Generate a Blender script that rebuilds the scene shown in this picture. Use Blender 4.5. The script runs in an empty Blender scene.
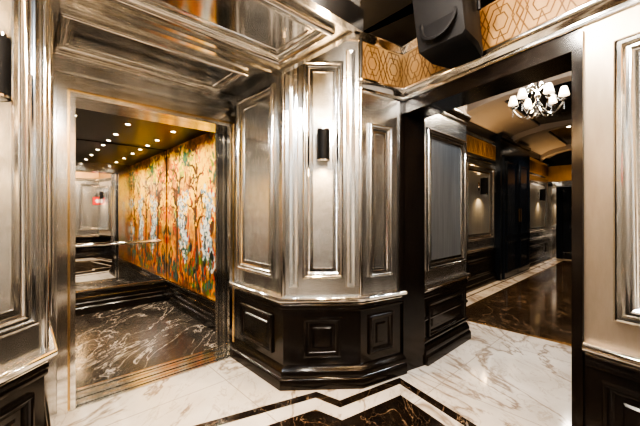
import bpy, bmesh, math, random
from mathutils import Vector, Matrix
random.seed(7)
sc = bpy.context.scene

# ------------------------------------------------------------------ materials
def nodes(m):
    m.use_nodes = True
    nt = m.node_tree
    return nt, nt.nodes, nt.links, nt.nodes["Principled BSDF"]

def pmat(name, col, rough=0.5, metal=0.0, coat=0.0, emis=None, es=0.0, spec=0.5):
    m = bpy.data.materials.new(name)
    nt, N, L, b = nodes(m)
    b.inputs["Base Color"].default_value = (*col, 1)
    b.inputs["Roughness"].default_value = rough
    b.inputs["Metallic"].default_value = metal
    b.inputs["Coat Weight"].default_value = coat
    b.inputs["Coat Roughness"].default_value = 0.08
    b.inputs["Specular IOR Level"].default_value = spec
    if emis:
        b.inputs["Emission Color"].default_value = (*emis, 1)
        b.inputs["Emission Strength"].default_value = es
    return m

def ramp(N, stops):
    r = N.new("ShaderNodeValToRGB")
    el = r.color_ramp.elements
    while len(el) > 1: el.remove(el[-1])
    el[0].position = stops[0][0]; el[0].color = (*stops[0][1], 1)
    for p, c in stops[1:]:
        e = el.new(p); e.color = (*c, 1)
    return r

def leaf_metal(name, c1, c2, rough=0.28, metal=0.85, scale=3.0, bump=0.12, stretch=(1, 1, 0.25), bscale=7):
    m = bpy.data.materials.new(name)
    nt, N, L, b = nodes(m)
    tc = N.new("ShaderNodeTexCoord")
    mp = N.new("ShaderNodeMapping"); mp.inputs["Scale"].default_value = stretch
    L.new(tc.outputs["Object"], mp.inputs["Vector"])
    n1 = N.new("ShaderNodeTexNoise"); n1.inputs["Scale"].default_value = scale; n1.inputs["Detail"].default_value = 8
    n1.inputs["Roughness"].default_value = 0.65
    L.new(mp.outputs[0], n1.inputs["Vector"])
    r = ramp(N, [(0.3, c1), (0.7, c2)])
    L.new(n1.outputs["Fac"], r.inputs[0]); L.new(r.outputs[0], b.inputs["Base Color"])
    mr = N.new("ShaderNodeMapRange"); mr.inputs[3].default_value = rough * 0.75; mr.inputs[4].default_value = rough * 1.3
    L.new(n1.outputs["Fac"], mr.inputs[0]); L.new(mr.outputs[0], b.inputs["Roughness"])
    if bump > 0:
        n2 = N.new("ShaderNodeTexNoise"); n2.inputs["Scale"].default_value = bscale; n2.inputs["Detail"].default_value = 3
        L.new(tc.outputs["Object"], n2.inputs["Vector"])
        bp = N.new("ShaderNodeBump"); bp.inputs["Strength"].default_value = bump; bp.inputs["Distance"].default_value = 0.01
        L.new(n2.outputs["Fac"], bp.inputs["Height"]); L.new(bp.outputs[0], b.inputs["Normal"])
    b.inputs["Metallic"].default_value = metal
    return m

def marble(name, base, base2, vein, vw=0.03, scale=1.2, rough=0.12, vein2=None, tile=None, vs=1.0):
    m = bpy.data.materials.new(name)
    nt, N, L, b = nodes(m)
    tc = N.new("ShaderNodeTexCoord")
    cl = N.new("ShaderNodeTexNoise"); cl.inputs["Scale"].default_value = scale * 1.3; cl.inputs["Detail"].default_value = 6
    L.new(tc.outputs["Object"], cl.inputs["Vector"])
    r0 = ramp(N, [(0.35, base), (0.7, base2)])
    L.new(cl.outputs["Fac"], r0.inputs[0])
    last = r0.outputs[0]
    for i, (s, w, col) in enumerate([(scale, vw, vein), (scale * 2.7, vw * 0.6, vein2 or vein)]):
        mp = N.new("ShaderNodeMapping")
        mp.inputs["Location"].default_value = (3.1 * i, 1.7 * i, 0)
        mp.inputs["Rotation"].default_value = (0, 0, 0.6 + i)
        mp.inputs["Scale"].default_value = (1, 0.45, 1)
        L.new(tc.outputs["Object"], mp.inputs["Vector"])
        n = N.new("ShaderNodeTexNoise"); n.inputs["Scale"].default_value = s; n.inputs["Detail"].default_value = 9
        n.inputs["Roughness"].default_value = 0.6; n.inputs["Distortion"].default_value = 0.9
        L.new(mp.outputs[0], n.inputs["Vector"])
        su = N.new("ShaderNodeMath"); su.operation = 'SUBTRACT'; su.inputs[1].default_value = 0.5
        L.new(n.outputs["Fac"], su.inputs[0])
        ab = N.new("ShaderNodeMath"); ab.operation = 'ABSOLUTE'; L.new(su.outputs[0], ab.inputs[0])
        mr = N.new("ShaderNodeMapRange"); mr.inputs[1].default_value = 0; mr.inputs[2].default_value = w
        mr.inputs[3].default_value = vs * (0.85 if i == 0 else 0.5); mr.inputs[4].default_value = 0
        L.new(ab.outputs[0], mr.inputs[0])
        mx = N.new("ShaderNodeMix"); mx.data_type = 'RGBA'
        L.new(mr.outputs[0], mx.inputs[0]); L.new(last, mx.inputs[6]); mx.inputs[7].default_value = (*col, 1)
        last = mx.outputs[2]
    if tile:
        mp = N.new("ShaderNodeMapping"); mp.inputs["Rotation"].default_value = (0, 0, -0.749)
        L.new(tc.outputs["Object"], mp.inputs["Vector"])
        br = N.new("ShaderNodeTexBrick"); br.inputs["Scale"].default_value = 1.0
        br.offset = 0.0
        br.inputs["Brick Width"].default_value = tile; br.inputs["Row Height"].default_value = tile
        br.inputs["Mortar Size"].default_value = 0.0035; br.inputs["Mortar Smooth"].default_value = 0.2
        L.new(mp.outputs[0], br.inputs["Vector"])
        mx = N.new("ShaderNodeMix"); mx.data_type = 'RGBA'
        L.new(br.outputs["Fac"], mx.inputs[0]); L.new(last, mx.inputs[6])
        mx.inputs[7].default_value = (base[0] * 0.45, base[1] * 0.42, base[2] * 0.4, 1)
        last = mx.outputs[2]
    L.new(last, b.inputs["Base Color"])
    b.inputs["Roughness"].default_value = rough
    return m

M = {}
M['silver'] = leaf_metal("silver_leaf", (0.48, 0.475, 0.46), (0.78, 0.77, 0.745), 0.20, 0.95, 3, .08, (1.5, 1.5, .3), 3)
M['trim'] = leaf_metal("silver_trim", (0.78, 0.765, 0.73), (0.96, 0.94, 0.90), 0.12, 1.0, 6, 0)
M['panelgrey'] = leaf_metal("brushed_grey_panel", (0.40, 0.42, 0.44), (0.58, 0.60, 0.61), 0.30, 0.85, 30, 0, (1, 1, .05))
M['champ'] = leaf_metal("champagne_leaf", (0.36, 0.30, 0.23), (0.54, 0.46, 0.37), 0.32, 0.8, 4, 0)
M['steel'] = leaf_metal("brushed_steel", (0.60, 0.59, 0.57), (0.78, 0.77, 0.74), 0.16, 1.0, 8, 0, (1, 1, 0.05))
M['black'] = leaf_metal("black_lacquer", (0.005, 0.004, 0.004), (0.016, 0.011, 0.008), 0.17, 0.0, 5, 0.0)
M['matte'] = pmat("matte_black", (0.004, 0.004, 0.005), 0.6, spec=.25)
M['mirror'] = pmat("mirror_glass", (0.90, 0.90, 0.89), 0.015, 1.0)
M['soffit'] = leaf_metal("polished_soffit_panel", (0.70, 0.70, 0.69), (0.92, 0.92, 0.91), 0.10, 1.0, 4, 0.03, (1, 1, 1), 2)
M['amirror'] = leaf_metal("antique_mirror", (0.66, 0.66, 0.65), (0.90, 0.90, 0.89), 0.16, 0.86, 14, 0, (1, 1, 1))
M['brass'] = pmat("brass", (0.66, 0.46, 0.22), 0.22, 1.0)
M['frieze'] = leaf_metal("gold_frieze", (0.25, 0.15, 0.065), (0.39, 0.25, 0.115), 0.5, 0.15, 5, 0)
M['fline'] = leaf_metal("frieze_ornament", (0.10, 0.05, 0.015), (0.16, 0.085, 0.028), 0.35, 0.2, 8, 0)
M['ceil'] = pmat("black_ceiling", (0.005, 0.005, 0.006), 0.6, spec=.2)
M['carceil'] = pmat("car_ceiling_black", (0.008, 0.008, 0.010), 0.30, 0.0, 0.0, spec=.3)
M['white_marble'] = marble("white_marble", (0.70, 0.66, 0.61), (0.50, 0.46, 0.41), (0.20, 0.14, 0.09), 0.028, 1.6, 0.10, (0.32, 0.26, 0.20), 1.25)
M['black_marble'] = marble("black_marble_inlay", (0.008, 0.006, 0.005), (0.024, 0.016, 0.011), (0.28, 0.20, 0.13), 0.006, 3.5, 0.12)
M['car_marble'] = marble("car_floor_marble", (0.028, 0.024, 0.022), (0.070, 0.060, 0.052), (0.62, 0.55, 0.48), 0.009, 2.3, 0.17, (0.38, 0.33, 0.28), 0.62)
M['brown_tile'] = marble("brown_stone_tile", (0.028, 0.018, 0.011), (0.065, 0.042, 0.025), (0.25, 0.18, 0.12), 0.01, 2.5, 0.09, None, 0.6)
M['bulb'] = pmat("lamp_glow", (1, 1, 1), 0.5, 0, 0, (1.0, 0.80, 0.55), 28)
M['spot'] = pmat("downlight_glow", (1, 1, 1), 0.5, 0, 0, (1.0, 0.86, 0.66), 40)
M['shade'] = pmat("shade_glow", (0.9, 0.85, 0.75), 0.4, 0, 0, (1.0, 0.78, 0.52), 3.2)
M['plaster'] = pmat("cove_plaster", (0.36, 0.31, 0.27), 0.6)
M['red'] = pmat("sign_red", (0.6, 0.02, 0.02), 0.4)
M['signwhite'] = pmat("sign_white", (0.85, 0.85, 0.85), 0.4)
M['chrome'] = pmat("chrome", (0.85, 0.83, 0.80), 0.07, 1.0)
M['crystal'] = pmat("crystal", (0.95, 0.95, 0.97), 0.03, 0.6)
M['deepblue'] = leaf_metal("dark_blue_lacquer", (0.007, 0.010, 0.016), (0.014, 0.020, 0.031), 0.16, 0.0, 5, 0.0)

def mural_mat():
    m = bpy.data.materials.new("mural_ground")
    nt, N, L, b = nodes(m)
    tc = N.new("ShaderNodeTexCoord")
    n = N.new("ShaderNodeTexNoise"); n.inputs["Scale"].default_value = 3.2; n.inputs["Detail"].default_value = 7
    n.inputs["Roughness"].default_value = 0.62
    L.new(tc.outputs["Object"], n.inputs["Vector"])
    r = ramp(N, [(0.30, (0.02, 0.02, 0.010)), (0.42, (0.14, 0.045, 0.012)), (0.52, (0.48, 0.18, 0.02)), (0.60, (0.72, 0.38, 0.05)), (0.72, (0.08, 0.11, 0.03))])
    L.new(n.outputs["Fac"], r.inputs[0]); L.new(r.outputs[0], b.inputs["Base Color"])
    b.inputs["Roughness"].default_value = 0.3
    return m
M['mural'] = mural_mat()
for nm, c in dict(p_trunk=(0.10, 0.036, 0.014), p_white=(0.62, 0.61, 0.55), p_teal=(0.025, 0.11, 0.10), p_green=(0.10, 0.19, 0.02), p_yel=(0.96, 0.58, 0.03), p_lime=(0.40, 0.42, 0.04),
                  p_or=(0.75, 0.22, 0.015), p_red=(0.42, 0.035, 0.012), p_blue=(0.17, 0.26, 0.32), p_gold=(0.80, 0.42, 0.04), p_dark=(0.018, 0.022, 0.018)).items():
    M[nm] = pmat("paint_" + nm[2:], c, 0.35)

# ------------------------------------------------------------------ builder
class Bd:
    def __init__(s, name):
        s.name = name; s.v = []; s.f = []; s.m = []; s.slots = []
        s.cs(Vector((0, 0, 0)), Vector((1, 0, 0)), Vector((0, 1, 0)), Vector((0, 0, 1)))
    def cs(s, O, U, V, W):
        s.O, s.U, s.V, s.W = Vector(O), Vector(U), Vector(V), Vector(W)
    def wall(s, p, d):   # a along wall, b up, c out towards room (right of direction)
        d = Vector(d).normalized()
        s.cs((p[0], p[1], 0), (d.x, d.y, 0), (0, 0, 1), (d.y, -d.x, 0))
    def P(s, a, b, c): return s.O + s.U * a + s.V * b + s.W * c
    def mi(s, k):
        if k not in s.slots: s.slots.append(k)
        return s.slots.index(k)
    def add(s, pts, faces, mat, world=False):
        o = len(s.v)
        for p in pts: s.v.append(Vector(p) if world else s.P(*p))
        i = s.mi(mat)
        for f in faces:
            s.f.append([o + k for k in f]); s.m.append(i)
    def box(s, a0, a1, b0, b1, c0, c1, mat):
        p = [(a, b, c) for c in (c0, c1) for b in (b0, b1) for a in (a0, a1)]
        s.add(p, [(0, 1, 3, 2), (4, 6, 7, 5), (0, 4, 5, 1), (2, 3, 7, 6), (0, 2, 6, 4), (1, 5, 7, 3)], mat)
    def frame(s, a0, a1, b0, b1, prof, mat, fill=None, k=1.0):
        pts = []; n = len(prof)
        for (i, c) in prof:
            i *= k; c *= k
            pts += [(a0 + i, b0 + i, c), (a1 - i, b0 + i, c), (a1 - i, b1 - i, c), (a0 + i, b1 - i, c)]
        fs = []
        for j in range(n - 1):
            for q in range(4):
                fs.append((j * 4 + q, j * 4 + (q + 1) % 4, j * 4 + 4 + (q + 1) % 4, j * 4 + 4 + q))
        s.add(pts, fs, mat)
        if fill:
            i, c = prof[-1]; i *= k; c = c * k + 0.0005
            s.add([(a0 + i, b0 + i, c), (a1 - i, b0 + i, c), (a1 - i, b1 - i, c), (a0 + i, b1 - i, c)], [(0, 1, 2, 3)], fill)
    def sweep(s, path, prof, mat, cap=True):
        """horizontal moulding along 2D world path; profile (out,z); out = right of travel"""
        P2 = [Vector(p) for p in path]; n = len(P2); m = len(prof); pts = []
        for i in range(n):
            dirs = []
            if i > 0: dirs.append((P2[i] - P2[i - 1]).normalized())
            if i < n - 1: dirs.append((P2[i + 1] - P2[i]).normalized())
            ns = [Vector((d.y, -d.x)) for d in dirs]
            if len(ns) == 2:
                h = (ns[0] + ns[1]).normalized(); k = 1 / max(0.3, h.dot(ns[0])); off = h * k
            else: off = ns[0]
            for (o, z) in prof:
                q = P2[i] + off * o; pts.append((q.x, q.y, z))
        fs = []
        for i in range(n - 1):
            for j in range(m - 1):
                fs.append((i * m + j, (i + 1) * m + j, (i + 1) * m + j + 1, i * m + j + 1))
        if cap:
            fs.append(tuple(range(m))); fs.append(tuple((n - 1) * m + j for j in range(m)))
        s.add(pts, fs, mat, True)
    def lathe(s, base, axis, prof, mat, seg=20):
        ax = Vector(axis).normalized()
        t = Vector((1, 0, 0)) if abs(ax.x) < 0.9 else Vector((0, 1, 0))
        u = ax.cross(t).normalized(); w = ax.cross(u); base = Vector(base); pts = []; m = len(prof)
        for (r, h) in prof:
            for i in range(seg):
                a = 2 * math.pi * i / seg
                pts.append(base + ax * h + u * (r * math.cos(a)) + w * (r * math.sin(a)))
        fs = [(j * seg + i, j * seg + (i + 1) % seg, (j + 1) * seg + (i + 1) % seg, (j + 1) * seg + i) for j in range(m - 1) for i in range(seg)]
        if prof[0][0] > 1e-4: fs.append(tuple(range(seg)))
        if prof[-1][0] > 1e-4: fs.append(tuple((m - 1) * seg + i for i in range(seg)))
        s.add(pts, fs, mat, True)
    def tube(s, path, r, mat, seg=8):
        pts = []; n = len(path); path = [Vector(p) for p in path]
        for i, p in enumerate(path):
            d = (path[min(i + 1, n - 1)] - path[max(i - 1, 0)]).normalized()
            t = Vector((0, 0, 1)) if abs(d.z) < 0.9 else Vector((1, 0, 0))
            u = d.cross(t).normalized(); w = d.cross(u)
            for k in range(seg):
                a = 2 * math.pi * k / seg
                pts.append(p + u * (r * math.cos(a)) + w * (r * math.sin(a)))
        fs = [(i * seg + k, i * seg + (k + 1) % seg, (i + 1) * seg + (k + 1) % seg, (i + 1) * seg + k) for i in range(n - 1) for k in range(seg)]
        fs += [tuple(range(seg)), tuple((n - 1) * seg + k for k in range(seg))]
        s.add(pts, fs, mat, True)
    def prism(s, poly, z0, z1, mat):
        n = len(poly)
        pts = [(p[0], p[1], z0) for p in poly] + [(p[0], p[1], z1) for p in poly]
        fs = [tuple(range(n)), tuple(range(n, 2 * n))] + [(i, (i + 1) % n, n + (i + 1) % n, n + i) for i in range(n)]
        s.add(pts, fs, mat, True)
    def ribbon(s, pts, w, mat, c0=0.0, c1=0.003):
        """flat ribbon on local a/b plane"""
        P2 = [Vector(p) for p in pts]; n = len(P2); L = []; R = []
        for i in range(n):
            ds = []
            if i > 0: ds.append((P2[i] - P2[i - 1]).normalized())
            if i < n - 1: ds.append((P2[i + 1] - P2[i]).normalized())
            ns = [Vector((-d.y, d.x)) for d in ds]
            if len(ns) == 2:
                h = ns[0] + ns[1]
                h = h.normalized() if h.length > 1e-3 else ns[0]
                off = h / max(0.35, h.dot(ns[0]))
            else: off = ns[0]
            ww = w[i] if isinstance(w, (list, tuple)) else w
            L.append(P2[i] + off * ww / 2); R.append(P2[i] - off * ww / 2)
        v = []
        for i in range(n):
            v += [(L[i].x, L[i].y, c1), (R[i].x, R[i].y, c1), (L[i].x, L[i].y, c0), (R[i].x, R[i].y, c0)]
        fs = []
        for i in range(n - 1):
            a = i * 4; b = a + 4
            fs += [(a, b, b + 1, a + 1), (a + 2, b + 2, b, a), (a + 1, b + 1, b + 3, a + 3)]
        s.add(v, fs, mat)
    def done(s, parent=None, smooth=True):
        me = bpy.data.meshes.new(s.name)
        me.from_pydata([tuple(v) for v in s.v], [], s.f)
        for k in s.slots: me.materials.append(M[k])
        me.polygons.foreach_set("material_index", s.m)
        bm = bmesh.new(); bm.from_mesh(me)
        bmesh.ops.recalc_face_normals(bm, faces=bm.faces)
        if smooth:
            for f in bm.faces: f.smooth = True
            for e in bm.edges:
                if len(e.link_faces) != 2 or e.calc_face_angle(3) > 0.62: e.smooth = False
        bm.to_mesh(me); bm.free()
        ob = bpy.data.objects.new(s.name, me); sc.collection.objects.link(ob)
        if parent: ob.parent = parent
        return ob

# ------------------------------------------------------------------ plan geometry (metres)
u = Vector((0.732, 0.681)).normalized(); nn = Vector((-u.y, u.x))
P0 = Vector((-0.84, 3.155))
def Q(t, n): return P0 + u * t + nn * n
P1 = Q(0, -0.8); P2 = Vector((0.33, 2.60)); cd = Vector((0.866, 0.5)); wd = Vector((0.5, -0.866))
P3 = P2 + cd * 0.468; P4 = P3 + cd * 0.25
L0 = Q(-1.455, 0); L1 = Q(-1.455, -0.8); L2 = L1 - Vector((0.036, 1)).normalized() * 0.65
OPW = 1.30
RH = 0.728       # chair rail top
SOF = 2.54; CZ = 2.85

BOL = [(0, 0), (0, .026), (.006, .036), (.016, .042), (.027, .040), (.034, .032), (.036, .024), (.046, .024), (.052, .020), (.064, .010), (.070, .008), (.070, .004), (.088, .003), (.092, .010), (.100, .010), (.104, .001)]
BOLS = [(0, 0), (0, .016), (.006, .024), (.014, .026), (.022, .022), (.026, .014), (.034, .012), (.044, .004), (.048, .002)]
RAIL = [(0, .655), (.010, .655), (.014, .668), (.030, .680), (.044, .690), (.050, .700), (.050, .716), (.042, .722), (.040, .728), (0, .728)]
BASE = [(0, 0), (.052, 0), (.052, .075), (.046, .085), (.034, .092), (.034, .128), (.026, .142), (.012, .158), (.008, .172), (0, .176)]
UNDER = [(0, .600), (.012, .604), (.016, .616), (.012, .632), (.018, .640), (.018, .655), (0, .655)]
CORN = [(0, 2.38), (.012, 2.385), (.016, 2.40), (.016, 2.415), (.030, 2.43), (.046, 2.445), (.052, 2.46), (.052, 2.475), (.030, 2.48), (0, 2.48)]
TOPC = [(0, 2.79), (.010, 2.795), (.014, 2.81), (.035, 2.835), (.04, CZ), (0, CZ)]

def wseg(b, p, q, z0=0, z1=CZ, th=0.08, mat='silver', wain='black'):
    """wall slab with upper finish + lower wainscot, on segment p->q"""
    d = q - p; b.wall(p, d); l = d.length
    b.box(0, l, RH - 0.03, z1, -th, 0, mat)
    b.box(0, l, z0, RH - 0.03, -th, 0, wain)
    return l

def wainpanel(b, a0, a1, z0=.235, z1=.555):
    b.frame(a0, a1, z0, z1, BOLS, 'black')
    b.frame(a0 + .075, a1 - .075, z0 + .075, z1 - .075, [(0, 0), (.012, .012), (.02, .012)], 'black', 'black')

def pattern(b, a0, a1, z0, z1):
    """interlaced elongated hexagon ornament"""
    h = z1 - z0; pitch = h * 0.80; m = (z0 + z1) / 2; n = max(1, round((a1 - a0) / pitch)); p = (a1 - a0) / n
    for i in range(n):
        c = a0 + (i + .5) * p
        k1 = 1.0 if i in (0, n - 1) else 1.18
        hx = lambda k, kk: [(c - p * .5 * k, m), (c - p * .25 * k, m + h * .46 * kk), (c + p * .25 * k, m + h * .46 * kk), (c + p * .5 * k, m),
                            (c + p * .25 * k, m - h * .46 * kk), (c - p * .25 * k, m - h * .46 * kk), (c - p * .5 * k, m)]
        b.ribbon(hx(k1, 1), .008, 'fline'); b.ribbon(hx(.72, .68), .006, 'fline'); b.ribbon(hx(.40, .36), .006, 'fline')
        b.ribbon([(c - p * .5, m + h * .46), (c - p * .30, m), (c - p * .5, m - h * .46)], .006, 'fline')
        b.ribbon([(c + p * .5, m + h * .46), (c + p * .30, m), (c + p * .5, m - h * .46)], .006, 'fline')
        b.ribbon([(c - p * .12, m + h * .46), (c, m + h * .2), (c + p * .12, m + h * .46)], .006, 'fline')
        b.ribbon([(c - p * .12, m - h * .46), (c, m - h * .2), (c + p * .12, m - h * .46)], .006, 'fline')

# ------------------------------------------------------------------ centre column (faces A, B, C)
b = Bd("paneled_column")
la = wseg(b, P0, P1)
b.frame(.09, la - .10, .86, 2.47, BOL, 'trim', 'amirror')
wainpanel(b, .14, la - .14)
b.box(0.0, .035, .73, SOF, 0, .02, 'trim')
lb = wseg(b, P1, P2)
ca = lb / 2 + .005
b.frame(ca - .165, ca + .165, .87, 2.62, BOL, 'trim', 'amirror', .85)
b.frame(.045, .120, .80, 2.72, [(0, 0), (0, .008), (.006, .011), (.02, .006), (.03, .003)], 'trim')
b.frame(lb - .120, lb - .045, .80, 2.72, [(0, 0), (0, .008), (.006, .011), (.02, .006), (.03, .003)], 'trim')
wainpanel(b, .16, lb - .16)
lc = wseg(b, P2, P3)
b.frame(.075, lc - .145, .87, 2.14, BOL, 'trim', 'silver', .8)
wainpanel(b, .08, lc - .13)
b.box(lc - .055, lc, .73, 2.38, 0, .02, 'black')
b.wall(P2, P3 - P2); b.box(0, lc, 2.48, CZ, 0, .004, 'frieze')
b.O = b.O + b.W * .004
pattern(b, 0.0, lc, 2.49, 2.79)
b.sweep([P0, P1, P2, P3], BASE, 'black'); b.sweep([P0, P1, P2, P3], RAIL, 'trim'); b.sweep([P0, P1, P2, P3], UNDER, 'black')
b.sweep([P1 + (P2 - P1) * .98, P2, P3], CORN, 'trim')
b.sweep([P1, P2, P3], TOPC, 'trim')
for p, r in ((P1, .018), (P2, .018)):
    b.lathe((p.x, p.y, .72), (0, 0, 1), [(r, 0), (r, 2.1)], 'trim', 16)
b.done()

# ------------------------------------------------------------------ left column
b = Bd("wall_left")
l = wseg(b, L1, L0)
b.frame(.1, l - .1, .86, 2.47, BOL, 'trim', 'amirror')
l = wseg(b, L2, L1)
b.frame(.17, l - .06, .87, 2.62, BOL, 'trim', 'amirror')
wainpanel(b, .10, l - .07)
w0 = L2; w1 = Q(-3.6, -1.25)
l = wseg(b, w1, w0)
b.frame(.2, l - .2, .87, 2.4, BOL, 'trim', 'silver'); wainpanel(b, .2, l - .2)
for prof, mt in ((BASE, 'black'), (RAIL, 'trim'), (UNDER, 'black')):
    b.sweep([w1, L2, L1, L0], prof, mt)
b.lathe((L1.x, L1.y, .72), (0, 0, 1), [(.018, 0), (.018, 2.1)], 'trim', 16)
b.done()

# ------------------------------------------------------------------ right wall with opening
W2e = P3 + wd * 3.25
b = Bd("wall_right")
b.wall(P3, wd)
b.box(OPW, 3.25, RH - .03, CZ, -.25, 0, 'champ'); b.box(OPW, 3.25, 0, RH - .03, -.25, 0, 'black')
b.box(0, OPW, 2.30, 3.2, -.25, 0, 'black')
b.box(0, 3.25, 2.48, CZ, 0, .006, 'frieze')
b.box(-.03, 0.02, 0, 2.30, -.25, .015, 'black')
b.box(OPW - .03, OPW + .02, 0, 2.33, -.25, .015, 'black')
b.box(-.03, OPW + .02, 2.27, 2.36, -.255, .018, 'black')
s0 = b.O.copy(); b.O = b.O + b.W * .006
pattern(b, 0.02, 3.2, 2.49, 2.79)
b.O = s0
b.frame(OPW + .15, OPW + .86, .87, 2.24, BOL, 'trim', 'silver', 1.25)
b.frame(OPW + .98, OPW + 1.75, .87, 2.24, BOL, 'trim', 'amirror', 1.1)
wainpanel(b, OPW + .10, OPW + .82); wainpanel(b, OPW + .95, OPW + 1.75)
R0 = P3 + wd * (OPW + .03)
b.sweep([P3, W2e], CORN, 'trim'); b.sweep([P3, W2e], TOPC, 'trim')
for prof, mt in ((BASE, 'black'), (RAIL, 'trim'), (UNDER, 'black')):
    b.sweep([R0, W2e], prof, mt)
b.done()

# back & side closing walls of the lobby
b = Bd("wall_back")
p, q = Q(0.75, -4.25), Q(-3.6, -4.25)
l = wseg(b, p, q)
for i in range(4):
    a = .15 + i * 1.05
    b.frame(a, a + .85, .87, 2.3, BOL, 'trim', 'silver'); wainpanel(b, a, a + .85)
b.box(0, l, 2.48, CZ, 0, .006, 'frieze')
for prof, mt in ((BASE, 'black'), (RAIL, 'trim'), (CORN, 'trim')): b.sweep([p, q], prof, mt)
p, q = Q(-3.6, -4.25), Q(-3.6, -1.25)
l = wseg(b, p, q)
for i in range(2):
    a = .2 + i * 1.35
    b.frame(a, a + 1.15, .87, 2.3, BOL, 'trim', 'silver'); wainpanel(b, a, a + 1.15)
for prof, mt in ((BASE, 'black'), (RAIL, 'trim'), (CORN, 'trim')): b.sweep([p, q], prof, mt)
b.done()

b = Bd("fire_alarm_sign")
c = Q(.20, -4.235); b.wall(c, -u)
b.box(-.11, .11, 1.66, 1.90, 0, .012, 'red'); b.box(-.03, .03, 1.72, 1.84, .012, .014, 'signwhite'); b.box(-.06, .06, 1.77, 1.80, .012, .014, 'signwhite')
b.done()

# ------------------------------------------------------------------ elevator portal wall
b = Bd("wall_elevator_portal")
def tn(b, z=0):  # a=t, b=n, c=up
    b.cs((P0.x, P0.y, z), (u.x, u.y, 0), (nn.x, nn.y, 0), (0, 0, 1))
tn(b)
b.box(-1.455, 0.0, -1.6, .10, SOF, CZ - .002, 'silver')
b.box(-1.455, .012, -1.615, -1.57, SOF - .02, SOF + .12, 'trim')
b.box(-.03, .012, -1.60, -.80, SOF - .02, SOF + .10, 'trim')
b.box(-1.455, 0, -.735, -.70, SOF - .015, SOF, 'trim')
b.box(-1.455, 0, -.83, -.80, SOF - .015, SOF, 'trim')
b.cs((P0.x, P0.y, SOF), (u.x, u.y, 0), (nn.x, nn.y, 0), (0, 0, -1))
b.frame(-1.38, -.20, -.60, -.06, BOL, 'trim', 'soffit', .85)
b.frame(-1.36, -.12, -1.50, -.92, BOL, 'trim', 'soffit', 1.1)
b.wall(L0, u)     # a along from L0, c toward lobby
JL, JR, DH = .198, 1.383, 2.23
b.box(0, JL, 0, SOF, -.10, 0, 'steel'); b.box(JR, 1.455, 0, SOF, -.10, 0, 'steel'); b.box(JL, JR, DH, SOF, -.10, 0, 'silver')
def ucase(off, w, c1, mat):
    b.box(JL - off - w, JL - off, 0, DH + off + w, 0, c1, mat)
    b.box(JR + off, min(JR + off + w, 1.452), 0, DH + off + w, 0, c1, mat)
    b.box(JL - off, JR + off, DH + off, DH + off + w, 0, c1, mat)
ucase(0, .03, .03, 'trim'); ucase(.03, .016, .016, 'brass'); ucase(.046, .056, .040, 'trim')
b.box(.02, 1.45, DH + .15, DH + .17, 0, .03, 'trim'); b.box(.02, 1.45, DH + .24, DH + .30, 0, .05, 'trim')
b.box(JL - .06, JL + .0, 0, DH, -.26, -.10, 'steel'); b.box(JR, JR + .06, 0, DH, -.26, -.10, 'steel')
b.box(JL - .06, JR + .06, DH, DH + .05, -.26, -.10, 'steel')
for c in (-.03, -.06, -.13, -.17, -.21):
    b.box(JR - .004, JR, 0, DH, c - .004, c, 'matte')
    b.box(JL, JL + .004, 0, DH, c - .004, c, 'matte')
b.box(JL - .06, JR + .06, 0, .008, -.30, .03, 'steel')
for i, c in enumerate((-.27, -.22, -.17, -.10, -.05, -.00)):
    b.box(JL, JR, .008, .0095, c - .012, c, 'matte' if i % 2 else 'brass')
b.done()

# ------------------------------------------------------------------ elevator car
CT0, CT1, CN0, CN1, CH = -1.50, .17, .28, 2.56, 2.41
car = bpy.data.objects.new("elevator_car", None); sc.collection.objects.link(car)
b = Bd("car_shell")
tn(b)
b.box(CT0, CT1, CN0, CN1, .0, .010, 'car_marble')
b.box(CT0, CT1, CN0, CN1, CH, CH + .05, 'carceil')
b.box(CT0 - .04, CT0, CN0, CN1, 0, CH, 'silver')
b.box(CT1, CT1 + .04, CN0, CN1, 0, CH, 'black')
b.box(CT0, CT1, CN1, CN1 + .04, 0, CH, 'black')
tl, tr = -1.455 + JL, -1.455 + JR
b.box(CT0, tl, CN0 - .02, CN0, 0, CH, 'steel'); b.box(tr, CT1, CN0 - .02, CN0, 0, CH, 'steel'); b.box(tl, tr, CN0 - .02, CN0, DH, CH, 'steel')
b.box(CT0, CT1 - .012, CN1 - .006, CN1, .33, CH - .01, 'mirror')
pa = Q(CT0, CN1); pb = Q(CT1, CN1); pc = Q(CT1, CN0)
for prof, mt in (([(0, .01), (.05, .01), (.05, .10), (.035, .115), (.035, .16), (.022, .175), (0, .18)], 'black'),
                 ([(0, .18), (.018, .185), (.018, .29), (.030, .30), (.036, .315), (.030, .33), (0, .333)], 'black')):
    b.sweep([pa, pb, pc], prof, mt)
b.sweep([pa, pb, pc], [(0.018, .228), (.023, .230), (.023, .238), (0.018, .240)], 'brass')
b.sweep([pa, pb, pc], [(0, .333), (.014, .333), (.014, .342), (0, .342)], 'brass')
b.done(car)
b = Bd("handrail")
hz = 0.96
h0, h1 = Q(CT0 + .05, CN1 - .07), Q(CT1 - .10, CN1 - .07)
b.tube([(h0.x, h0.y, hz), (h1.x, h1.y, hz)], .02, 'chrome', 12)
for k in (.06, .5, .94):
    p = h0.lerp(h1, k); q = p + nn * .065
    b.tube([(p.x, p.y, hz), (q.x, q.y, hz)], .011, 'chrome')
b.done(car)
b = Bd("car_downlights")
car_sp = []
for t in (-1.15, -.66, -.17):
    for n in (.62, 1.25, 1.88, 2.35):
        p = Q(t, n); car_sp.append(p)
        b.lathe((p.x, p.y, CH), (0, 0, -1), [(.036, 0), (.036, .006), (.024, .008), (.024, .002)], 'chrome', 16)
        b.lathe((p.x, p.y, CH - .004), (0, 0, -1), [(.022, 0), (.022, .003)], 'spot', 14)
b.done(car)

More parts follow.
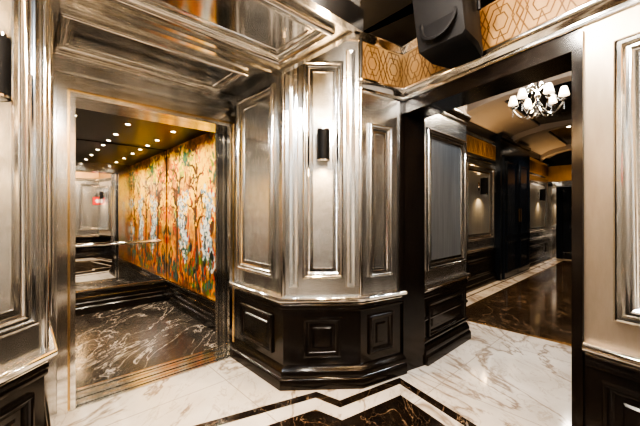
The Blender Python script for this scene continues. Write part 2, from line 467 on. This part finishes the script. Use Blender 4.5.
# mural: painted tree panel on car right wall
b = Bd("tree_mural")
m0 = Q(CT1 - .004, CN1 - .01); b.wall(m0, -nn)   # a runs from the back corner toward the door
ML = CN1 - CN0 - .02
b.box(0, ML, .345, CH, -.004, 0, 'mural')
def disc(a, z, r, mat, c, sq=1.0, k=7, rot=0):
    pts = []
    for i in range(k):
        an = 2 * math.pi * i / k
        x, y = r * math.cos(an), r * sq * math.sin(an)
        pts.append((a + x * math.cos(rot) - y * math.sin(rot), z + x * math.sin(rot) + y * math.cos(rot), c))
    xs = [p for p in pts if .0 < p[0] < ML and .35 < p[1] < CH - .01]
    if len(xs) == k: b.add(pts, [tuple(range(k))], mat)
U_ = random.uniform
for i in range(300):   # dark wood backdrop strokes
    disc(U_(0, ML), U_(.4, 2.2), U_(.04, .12), random.choice(['p_dark', 'p_red', 'p_trunk', 'p_teal', 'p_or']), .0002 + U_(0, .0002), U_(.15, .4), 7, U_(1.2, 1.9))
for ti, (ta, lean) in enumerate([(.45, .10), (1.28, -.10), (2.05, .06)]):
    tx = lambda z: ta + lean * (z - .36) / 2 + .05 * math.sin(z * 2.6 + ti)
    for cl in range(22):
        ca_, cz_ = ta + random.gauss(0, .25), U_(1.40, 2.34)
        col = random.choice([('p_yel', 'p_gold'), ('p_yel', 'p_or'), ('p_teal', 'p_green'), ('p_yel', 'p_lime'), ('p_yel', 'p_yel'), ('p_or', 'p_red'), ('p_yel', 'p_gold')])
        for i in range(26):
            disc(ca_ + random.gauss(0, .07), cz_ + random.gauss(0, .06), U_(.022, .06), random.choice(col), .0005 + U_(0, .0008), U_(.35, .7), 7, U_(0, 3))
    pts = [(tx(z), z) for z in [.36 + .12 * k for k in range(14)]]
    b.ribbon(pts, [.24 - .014 * k for k in range(14)], 'p_trunk', 0, .0014)
    b.ribbon([(a + .04, z) for a, z in pts[:12]], [.065 - .003 * k for k in range(12)], 'p_or', 0, .0016)
    for k in range(6):
        z0 = 1.2 + .14 * k; sgn = (-1) ** k; ln = U_(.22, .36)
        br = [(tx(z0) + sgn * ln * q, z0 + .24 * q + .05 * math.sin(q * 5)) for q in (0, .25, .5, .75, 1)]
        br = [(min(max(x, .02), ML - .02), min(z, CH - .04)) for x, z in br]
        b.ribbon(br, [.06, .045, .032, .02, .008], 'p_trunk', 0, .0017)
    for cl in range(12):    # pale blossom mass
        ca_, cz_ = ta + .24 + random.gauss(0, .09), 1.62 - cl * .075
        for i in range(22):
            disc(ca_ + random.gauss(0, .06), cz_ + random.gauss(0, .05), U_(.018, .045), random.choice(['p_white', 'p_white', 'p_blue', 'p_white', 'p_teal', 'p_blue']), .0019 + U_(0, .0006), U_(.4, .9), 7, U_(0, 3))
    for i in range(170):
        a = ta + random.gauss(0.05, .26); z = .36 + abs(random.gauss(0, .26))
        disc(a, z, U_(.025, .08), random.choice(['p_teal', 'p_teal', 'p_dark', 'p_red', 'p_green', 'p_dark', 'p_or']), .0026 + U_(0, .0004), U_(.2, .5), 6, U_(1, 2))
    for i in range(90):
        disc(ta + random.gauss(0, .28), U_(1.2, 2.33), U_(.016, .038), random.choice(['p_yel', 'p_yel', 'p_gold']), .0031, .6, 7, U_(0, 3))
b.done(car, smooth=False)

# ------------------------------------------------------------------ floors
b = Bd("floor")
far = [Q(-3.8, -4.5), Q(10.6, -4.5), Q(10.6, .1), Q(.35, .1), Q(0.3, 2.8), Q(-1.7, 2.8), Q(-1.7, .1), Q(-3.8, .1)]
b.prism(far, -.06, 0, 'white_marble')
b.cs((0, 0, 0), (1, 0, 0), (0, 1, 0), (0, 0, 1))
b.ribbon([(-1.9, 1.53), (-.031, 2.465), (.147, 2.345), (.664, 2.67), (2.13, .13)], .072, 'black_marble', 0, .0012)
poly = [(-1.3, 1.58), (-.03, 2.28), (.15, 2.16), (.62, 2.46), (1.58, .80), (.9, -.3), (-.9, .6)]
b.prism(poly, 0, .0012, 'black_marble')
b.ribbon([(-1.1, 1.24), (-.03, 1.90), (.15, 1.74), (.55, 2.00), (1.32, .72)], .05, 'white_marble', .0012, .002)
f2 = [Q(2.75, -4.2), Q(10.1, -4.2), Q(10.1, -.92), Q(2.75, -.92)]
b.prism(f2, 0, .0012, 'brown_tile')
tn(b); b.box(2.69, 2.75, -4.2, -.86, 0, .002, 'brass'); b.box(2.69, 10.1, -.92, -.87, 0, .002, 'brass')
b.box(2.69, 10.1, -.66, -.64, 0, .002, 'black_marble')
b.done()

# ------------------------------------------------------------------ ceilings
b = Bd("ceiling")
b.prism([Q(-3.7, -4.35), Q(.75, -4.35), W2e + cd * .1, P3 + cd * .1, P3 + cd * .1 + nn * .3, P2 + nn * .4, Q(0, .1), Q(-3.7, .1)], CZ, CZ + .1, 'ceil')
b.done()
CC = 3.25
b = Bd("ceiling_corridor")
b.prism([Q(.2, -4.5), Q(10.6, -4.5), Q(10.6, .1), Q(.9, .1), Q(.9, -1.3)], CC, CC + .1, 'deepblue')
b.sweep([Q(2.13, -.488), Q(10.1, -.488)], [(0, 3.05), (.05, 3.05), (.10, 3.08), (.22, 3.14), (.42, 3.19), (.62, 3.22), (.62, CC), (0, CC)], 'plaster')
# arched plaster ribs spanning the corridor
for t in (3.7, 6.4, 9.2):
    b.cs(Vector((P0.x, P0.y, 0)) + Vector((u.x, u.y, 0)) * t, (nn.x, nn.y, 0), (0, 0, 1), (u.x, u.y, 0))
    arc = [(-4.24, CC), (-4.24, 2.86)] + [(-4.24 + 3.75 * (1 - math.cos(math.pi * k / 14)) / 2, 2.86 + .34 * math.sin(math.pi * k / 14)) for k in range(1, 14)] + [(-.49, 2.86), (-.49, CC)]
    n_ = len(arc)
    v = []
    for a_, z_ in arc: v += [(a_, z_, 0), (a_, z_, .22)]
    fs = [(2 * k, 2 * k + 1, 2 * k + 3, 2 * k + 2) for k in range(n_ - 1)]
    top = len(v); v2 = [(a_, CC, c_) for a_, z_ in arc for c_ in (0, .22)]
    v += v2
    fs += [(2 * k, 2 * k + 2, top + 2 * k + 2, top + 2 * k) for k in range(n_ - 1)] + [(2 * k + 1, top + 2 * k + 1, top + 2 * k + 3, 2 * k + 3) for k in range(n_ - 1)]
    b.add(v, fs, 'plaster')
b.done()

# ------------------------------------------------------------------ corridor walls
b = Bd("wall_corridor_near")
pA, pB, pC = P4, Q(2.13, -1.365), Q(2.13, -.488)
l = wseg(b, pA, pB, z1=CC)
b.frame(.05, l - .06, .86, 2.2, BOL, 'trim', 'panelgrey', .9)
wainpanel(b, .08, l - .08)
b.box(0, l, 2.48, 2.84, 0, .006, 'frieze'); b.box(0, l, 2.86, CC, 0, .006, 'deepblue')
b.O = b.O + b.W * .006; pattern(b, 0, l, 2.5, 2.78)
l2 = wseg(b, pB, pC, z1=CC)
b.frame(.1, l2 - .1, .86, 2.2, BOL, 'trim', 'panelgrey', .9)
for prof, mt in ((BASE, 'black'), (RAIL, 'trim'), (UNDER, 'black'), (CORN, 'trim'), (TOPC, 'trim'),
                 ([(0, .20), (.02, .2), (.025, .215), (.012, .23), (0, .235)], 'black'),
                 ([(0, .40), (.016, .4), (.02, .412), (.010, .425), (0, .43)], 'black')):
    b.sweep([pA, pB], prof, mt); 
b.done()

b = Bd("wall_corridor_far")
p0, p1 = Q(2.13, -.488), Q(10.1, -.488)
l = wseg(b, p0, p1, z1=CC)
b.box(0, l, 2.48, 2.84, 0, .006, 'frieze'); b.box(0, l, 2.86, CC, 0, .010, 'deepblue')
b.frame(.15, 1.75, .88, 2.3, BOL, 'trim', 'panelgrey', 1.0)
b.frame(2.05, 3.35, .88, 2.3, BOL, 'trim', 'panelgrey', 1.3)
b.frame(5.85, 7.75, .88, 2.3, BOL, 'trim', 'panelgrey', 1.3)
wainpanel(b, .2, 1.7); wainpanel(b, 2.1, 3.3); wainpanel(b, 5.9, 7.7)
s0 = b.O.copy(); b.O = b.O + b.W * .006
pattern(b, 0, 3.5, 2.5, 2.78); pattern(b, 5.75, l, 2.5, 2.78); b.O = s0
for prof, mt in ((BASE, 'black'), (RAIL, 'trim'), (UNDER, 'black'), (CORN, 'trim'), (TOPC, 'trim')):
    b.sweep([p0, Q(2.13 + 3.55, -.488)], prof, mt); b.sweep([Q(2.13 + 5.65, -.488), p1], prof, mt)
b.done()
b = Bd("door_1")
b.wall(Q(2.13 + 3.55, -.488), u)
b.box(0, 2.1, 0, 2.95, 0.001, .10, 'deepblue')
for a in (.16, 1.07):
    b.box(a, a + .87, .01, 2.62, .10, .13, 'deepblue')
    for z0, z1 in ((.14, .80), (.92, 2.5)):
        s0 = b.O.copy(); b.O = b.O + b.W * .13
        b.frame(a + .10, a + .77, z0, z1, BOLS, 'deepblue'); b.O = s0
for a in (.98, 1.12):
    p = b.P(a, 1.5, .17); q = b.P(a, 1.2, .17); b.tube([p, q], .012, 'brass')
    for z in (1.47, 1.23):
        b.tube([b.P(a, z, .13), b.P(a, z, .17)], .008, 'brass')
b.box(.0, 2.1, 2.95, 3.02, 0.001, .13, 'deepblue')
b.done()
b = Bd("wall_corridor_end")
b.wall(Q(10.1, -.488), -nn)
b.box(0, 3.8, 2.2, CC, -.1, 0, 'deepblue'); b.box(0, .12, 0, 2.2, -.1, 0, 'silver'); b.box(1.35, 3.8, 0, 2.2, -.1, 0, 'silver')
b.box(0, 3.8, 2.34, 2.80, 0, .01, 'frieze')
b.box(.12, .22, 0, 2.3, 0, .05, 'trim'); b.box(1.25, 1.35, 0, 2.3, 0, .05, 'trim'); b.box(.12, 1.35, 2.2, 2.32, 0, .05, 'trim')
b.box(.12, 1.35, 0, 2.2, -.5, -.45, 'deepblue')
b.frame(.24, 1.23, .15, 2.1, [(0, -.45), (.0, -.42), (.04, -.42), (.05, -.45)], 'deepblue')
b.done()
b = Bd("wall_corridor_side")
l = wseg(b, Q(10.1, -4.25), Q(.9, -4.25), z1=CC)
for i in range(6):
    a = .2 + i * 1.5; b.frame(a, a + 1.2, .88, 2.3, BOL, 'trim', 'silver')
b.box(0, l, 2.48, 2.84, 0, .006, 'frieze')
for prof, mt in ((BASE, 'black'), (RAIL, 'trim'), (CORN, 'trim')): b.sweep([Q(10.1, -4.25), Q(.9, -4.25)], prof, mt)
b.done()

# ------------------------------------------------------------------ sconces
def light(kind, loc, energy, col, **kw):
    ld = bpy.data.lights.new(kw.pop('name', 'lamp'), kind); ld.energy = energy; ld.color = col
    rot = kw.pop('rot', None); par = kw.pop('parent', None)
    for k, v in kw.items(): setattr(ld, k, v)
    ob = bpy.data.objects.new(ld.name, ld); ob.location = loc
    if rot: ob.rotation_euler = rot
    sc.collection.objects.link(ob)
    if par: ob.parent = par
    return ob
WARM = (1.0, 0.64, 0.30); MID = (1.0, 0.89, 0.76); COOL = (0.82, 0.91, 1.0)
def sconce(p2, d, z, energy=9, sc_=1.0):
    b = Bd("wall_sconce")
    d = Vector(d).normalized(); out = Vector((d.y, -d.x)); c = Vector(p2) + out * .085 * sc_
    b.wall(p2, d)
    b.box(-.03 * sc_, .03 * sc_, z - .06 * sc_, z + .06 * sc_, -.002, .015, 'chrome')
    b.box(-.012, .012, z - .015, z + .015, .01, .06, 'chrome')
    R = .05 * sc_; H = .125 * sc_
    b.lathe((c.x, c.y, z - H), (0, 0, 1), [(R * .78, .012), (R * .82, 0), (R, 0), (R, 2 * H), (R * .82, 2 * H), (R * .78, 2 * H - .012)], 'matte', 28)
    for zz in (z - H, z + H - .012):   # slim polished end rings
        b.lathe((c.x, c.y, zz), (0, 0, 1), [(R, 0), (R + .003, .001), (R + .003, .011), (R, .012)], 'chrome', 28)
    b.lathe((c.x, c.y, z - H + .002), (0, 0, 1), [(R * .8, 0), (R * .8, .004)], 'bulb', 18)
    b.lathe((c.x, c.y, z + H - .006), (0, 0, 1), [(R * .8, 0), (R * .8, .004)], 'bulb', 18)
    ob = b.done()
    light('SPOT', (c.x, c.y, z + H + .01), energy, WARM, spot_size=2.5, spot_blend=.7, shadow_soft_size=.035, rot=(math.pi, 0, 0), name='beam_up', parent=ob)
    light('SPOT', (c.x, c.y, z - H - .01), energy, WARM, spot_size=2.5, spot_blend=.7, shadow_soft_size=.035, name='beam_down', parent=ob)
bd = P2 - P1
sconce(P1 + bd.normalized() * ca, bd, 1.93, 70)
lv = (L1 - L2)
sconce(L2 + lv * .52, lv, 1.98, 65)
sconce(Q(4.80, -.48), u, 1.90, 45, 1.3)
sconce(Q(9.0, -.48), u, 1.90, 45, 1.3)
sconce(P3 + wd * (OPW + 1.35), wd, 1.95, 60)

# ------------------------------------------------------------------ speaker
b = Bd("wall_speaker")
ctr = Vector((.86, 2.10)); ax = Vector((-.80, -.60)).normalized(); sx = Vector((-ax.y, ax.x)) * -1
b.cs((ctr.x, ctr.y, 2.64), (-sx.x, -sx.y, 0), (-ax.x * -.20, -ax.y * -.20, .98), (ax.x * .98, ax.y * .98, .20))
fr = [(-.17, -.19), (-.15, -.21), (.15, -.21), (.17, -.19), (.17, .19), (.15, .21), (-.15, .21), (-.17, .19)]
bk = [(x * .72, y * .86) for x, y in fr]
rings = [([(x * .96, y * .96) for x, y in fr], .165), (fr, .15), (fr, .02), (bk, -.15)]
pts = []; 
for r_, c in rings: pts += [(x, y, c) for x, y in r_]
fs = [(j * 8 + i, j * 8 + (i + 1) % 8, j * 8 + 8 + (i + 1) % 8, j * 8 + 8 + i) for j in range(3) for i in range(8)] + [tuple(range(8)), tuple(range(24, 32))]
b.add(pts, fs, 'matte')
b.lathe(b.P(0, -.06, .165), b.W, [(.13, 0), (.13, .008), (.115, .010), (.10, -.004), (.03, -.02), (.0, -.01)], 'matte', 28)
b.lathe(b.P(0, .13, .165), b.W, [(.045, 0), (.045, .006), (.035, .008), (.0, .0)], 'matte', 20)
b.tube([b.P(-.185, 0, 0), b.P(-.19, .235, -.02), b.P(.19, .235, -.02), b.P(.185, 0, 0)], .012, 'matte')
tp = b.P(0, .235, -.02)
b.lathe((tp.x, tp.y, CZ), (0, 0, -1), [(.06, 0), (.06, .015), (.03, .02)], 'matte')
b.done()

# ------------------------------------------------------------------ chandelier
b = Bd("chandelier")
cx, cy, cz = 2.46, 3.62, 2.62
b.lathe((cx, cy, CC), (0, 0, -1), [(.0, 0), (.07, 0), (.07, .02), (.03, .05), (.012, .06)], 'chrome')
b.tube([(cx, cy, CC - .05), (cx, cy, cz + .1)], .009, 'chrome')
b.lathe((cx, cy, cz - .15), (0, 0, 1), [(0, 0), (.022, .01), (.03, .035), (.015, .06), (.04, .09), (.055, .13), (.03, .17), (.018, .22), (.035, .26), (.01, .30)], 'chrome', 24)
for i in range(6):
    a = 2 * math.pi * i / 6 + .35; dx, dy = math.cos(a), math.sin(a)
    R = .24
    pth = []
    for k in range(11):
        q = k / 10; r = .03 + (R - .03) * q; z = cz - .02 - .11 * math.sin(q * math.pi * .95) + .03 * q
        pth.append((cx + dx * r, cy + dy * r, z))
    b.tube(pth, .009, 'chrome')
    ex, ey, ez = cx + dx * R, cy + dy * R, cz + .01
    b.lathe((ex, ey, ez), (0, 0, 1), [(0, -.012), (.028, 0), (.032, .008), (.012, .012), (.010, .05)], 'chrome', 14)
    b.lathe((ex, ey, ez + .045), (0, 0, 1), [(.050, 0), (.046, .02), (.034, .07), (.026, .095)], 'shade', 18)
    for k in range(4):
        b.lathe((ex, ey, ez - .03 - k * .022), (0, 0, 1), [(0, -.010), (.008, 0), (0, .010)], 'crystal', 6)
    up = [(cx + dx * r, cy + dy * r, z) for r, z in ((.02, cz + .16), (.08, cz + .23), (.13, cz + .20), (.15, cz + .14))]
    b.tube(up, .006, 'chrome')
    for k in range(6):
        q = (k + .5) / 6
        rr = .15 + (R - .15) * q
        b.lathe((cx + dx * rr, cy + dy * rr, cz + .13 - .12 * q - .05 * math.sin(q * 3.14)), (0, 0, 1), [(0, -.009), (.008, 0), (0, .009)], 'crystal', 6)
ch = b.done()
light('POINT', (cx, cy, cz + .22), 50, MID, shadow_soft_size=.10, name='candle_light', parent=ch)

# ------------------------------------------------------------------ added ceiling lights (invented fixtures that light lobby and corridor)
b = Bd("added_ceiling_lights")
for (x, y, z, e, col) in [
    (-.15, .85, CZ, 85, MID), (.70, .85, CZ, 65, WARM), (-.55, -.2, CZ, 70, COOL), (.55, -.35, CZ, 70, MID), (.42, 1.50, CZ, 55, MID),
    (-1.3, -.7, CZ, 70, COOL), (1.25, .45, CZ, 60, WARM)]:
    b.lathe((x, y, z), (0, 0, -1), [(.05, 0), (.05, .008), (.035, .010), (.035, .003)], 'chrome', 18)
    b.lathe((x, y, z - .004), (0, 0, -1), [(.033, 0), (.033, .004)], 'spot', 16)
    light('POINT', (x, y, z - .09), e, col, shadow_soft_size=.05, name='added_ceiling_lamp')  # added lobby light, its housing is invented too
for (t, n, e, col) in [(2.3, -2.2, 120, COOL), (3.4, -1.2, 80, WARM), (5.0, -1.3, 90, WARM), (7.0, -1.5, 130, MID), (9.0, -1.4, 130, WARM), (4.6, -2.8, 80, MID), (1.75, -2.1, 60, COOL)]:
    p = Q(t, n); z = CC
    b.lathe((p.x, p.y, z), (0, 0, -1), [(.05, 0), (.05, .008), (.035, .010), (.035, .003)], 'chrome', 18)
    b.lathe((p.x, p.y, z - .004), (0, 0, -1), [(.033, 0), (.033, .004)], 'spot', 16)
    light('SPOT', (p.x, p.y, z - .03), e, col, spot_size=2.5, spot_blend=.6, shadow_soft_size=.08, name='added_ceiling_lamp')  # added corridor wash light in an invented housing
dl = b.done()
for p in car_sp:
    light('SPOT', (p.x, p.y, CH - .02), 28, (1, .88, .70), spot_size=2.7, spot_blend=.5, shadow_soft_size=.03, name='car_lamp', parent=car)
for o in list(sc.objects):
    if o.type == 'LIGHT' and o.parent is None: o.parent = dl

# ------------------------------------------------------------------ world, camera, view
w = bpy.data.worlds.new("world"); sc.world = w; w.use_nodes = True
w.node_tree.nodes["Background"].inputs[0].default_value = (.9, .8, .7, 1); w.node_tree.nodes["Background"].inputs[1].default_value = .15
cam = bpy.data.cameras.new("camera"); cam.lens = 18; cam.sensor_width = 36; cam.clip_start = .02
co = bpy.data.objects.new("camera", cam); co.location = (0, 0, 1.4); co.rotation_euler = (math.pi / 2, 0, 0)
sc.collection.objects.link(co); sc.camera = co
sc.view_settings.view_transform = 'AgX'
sc.view_settings.look = 'AgX - High Contrast'
sc.view_settings.exposure = 0.0
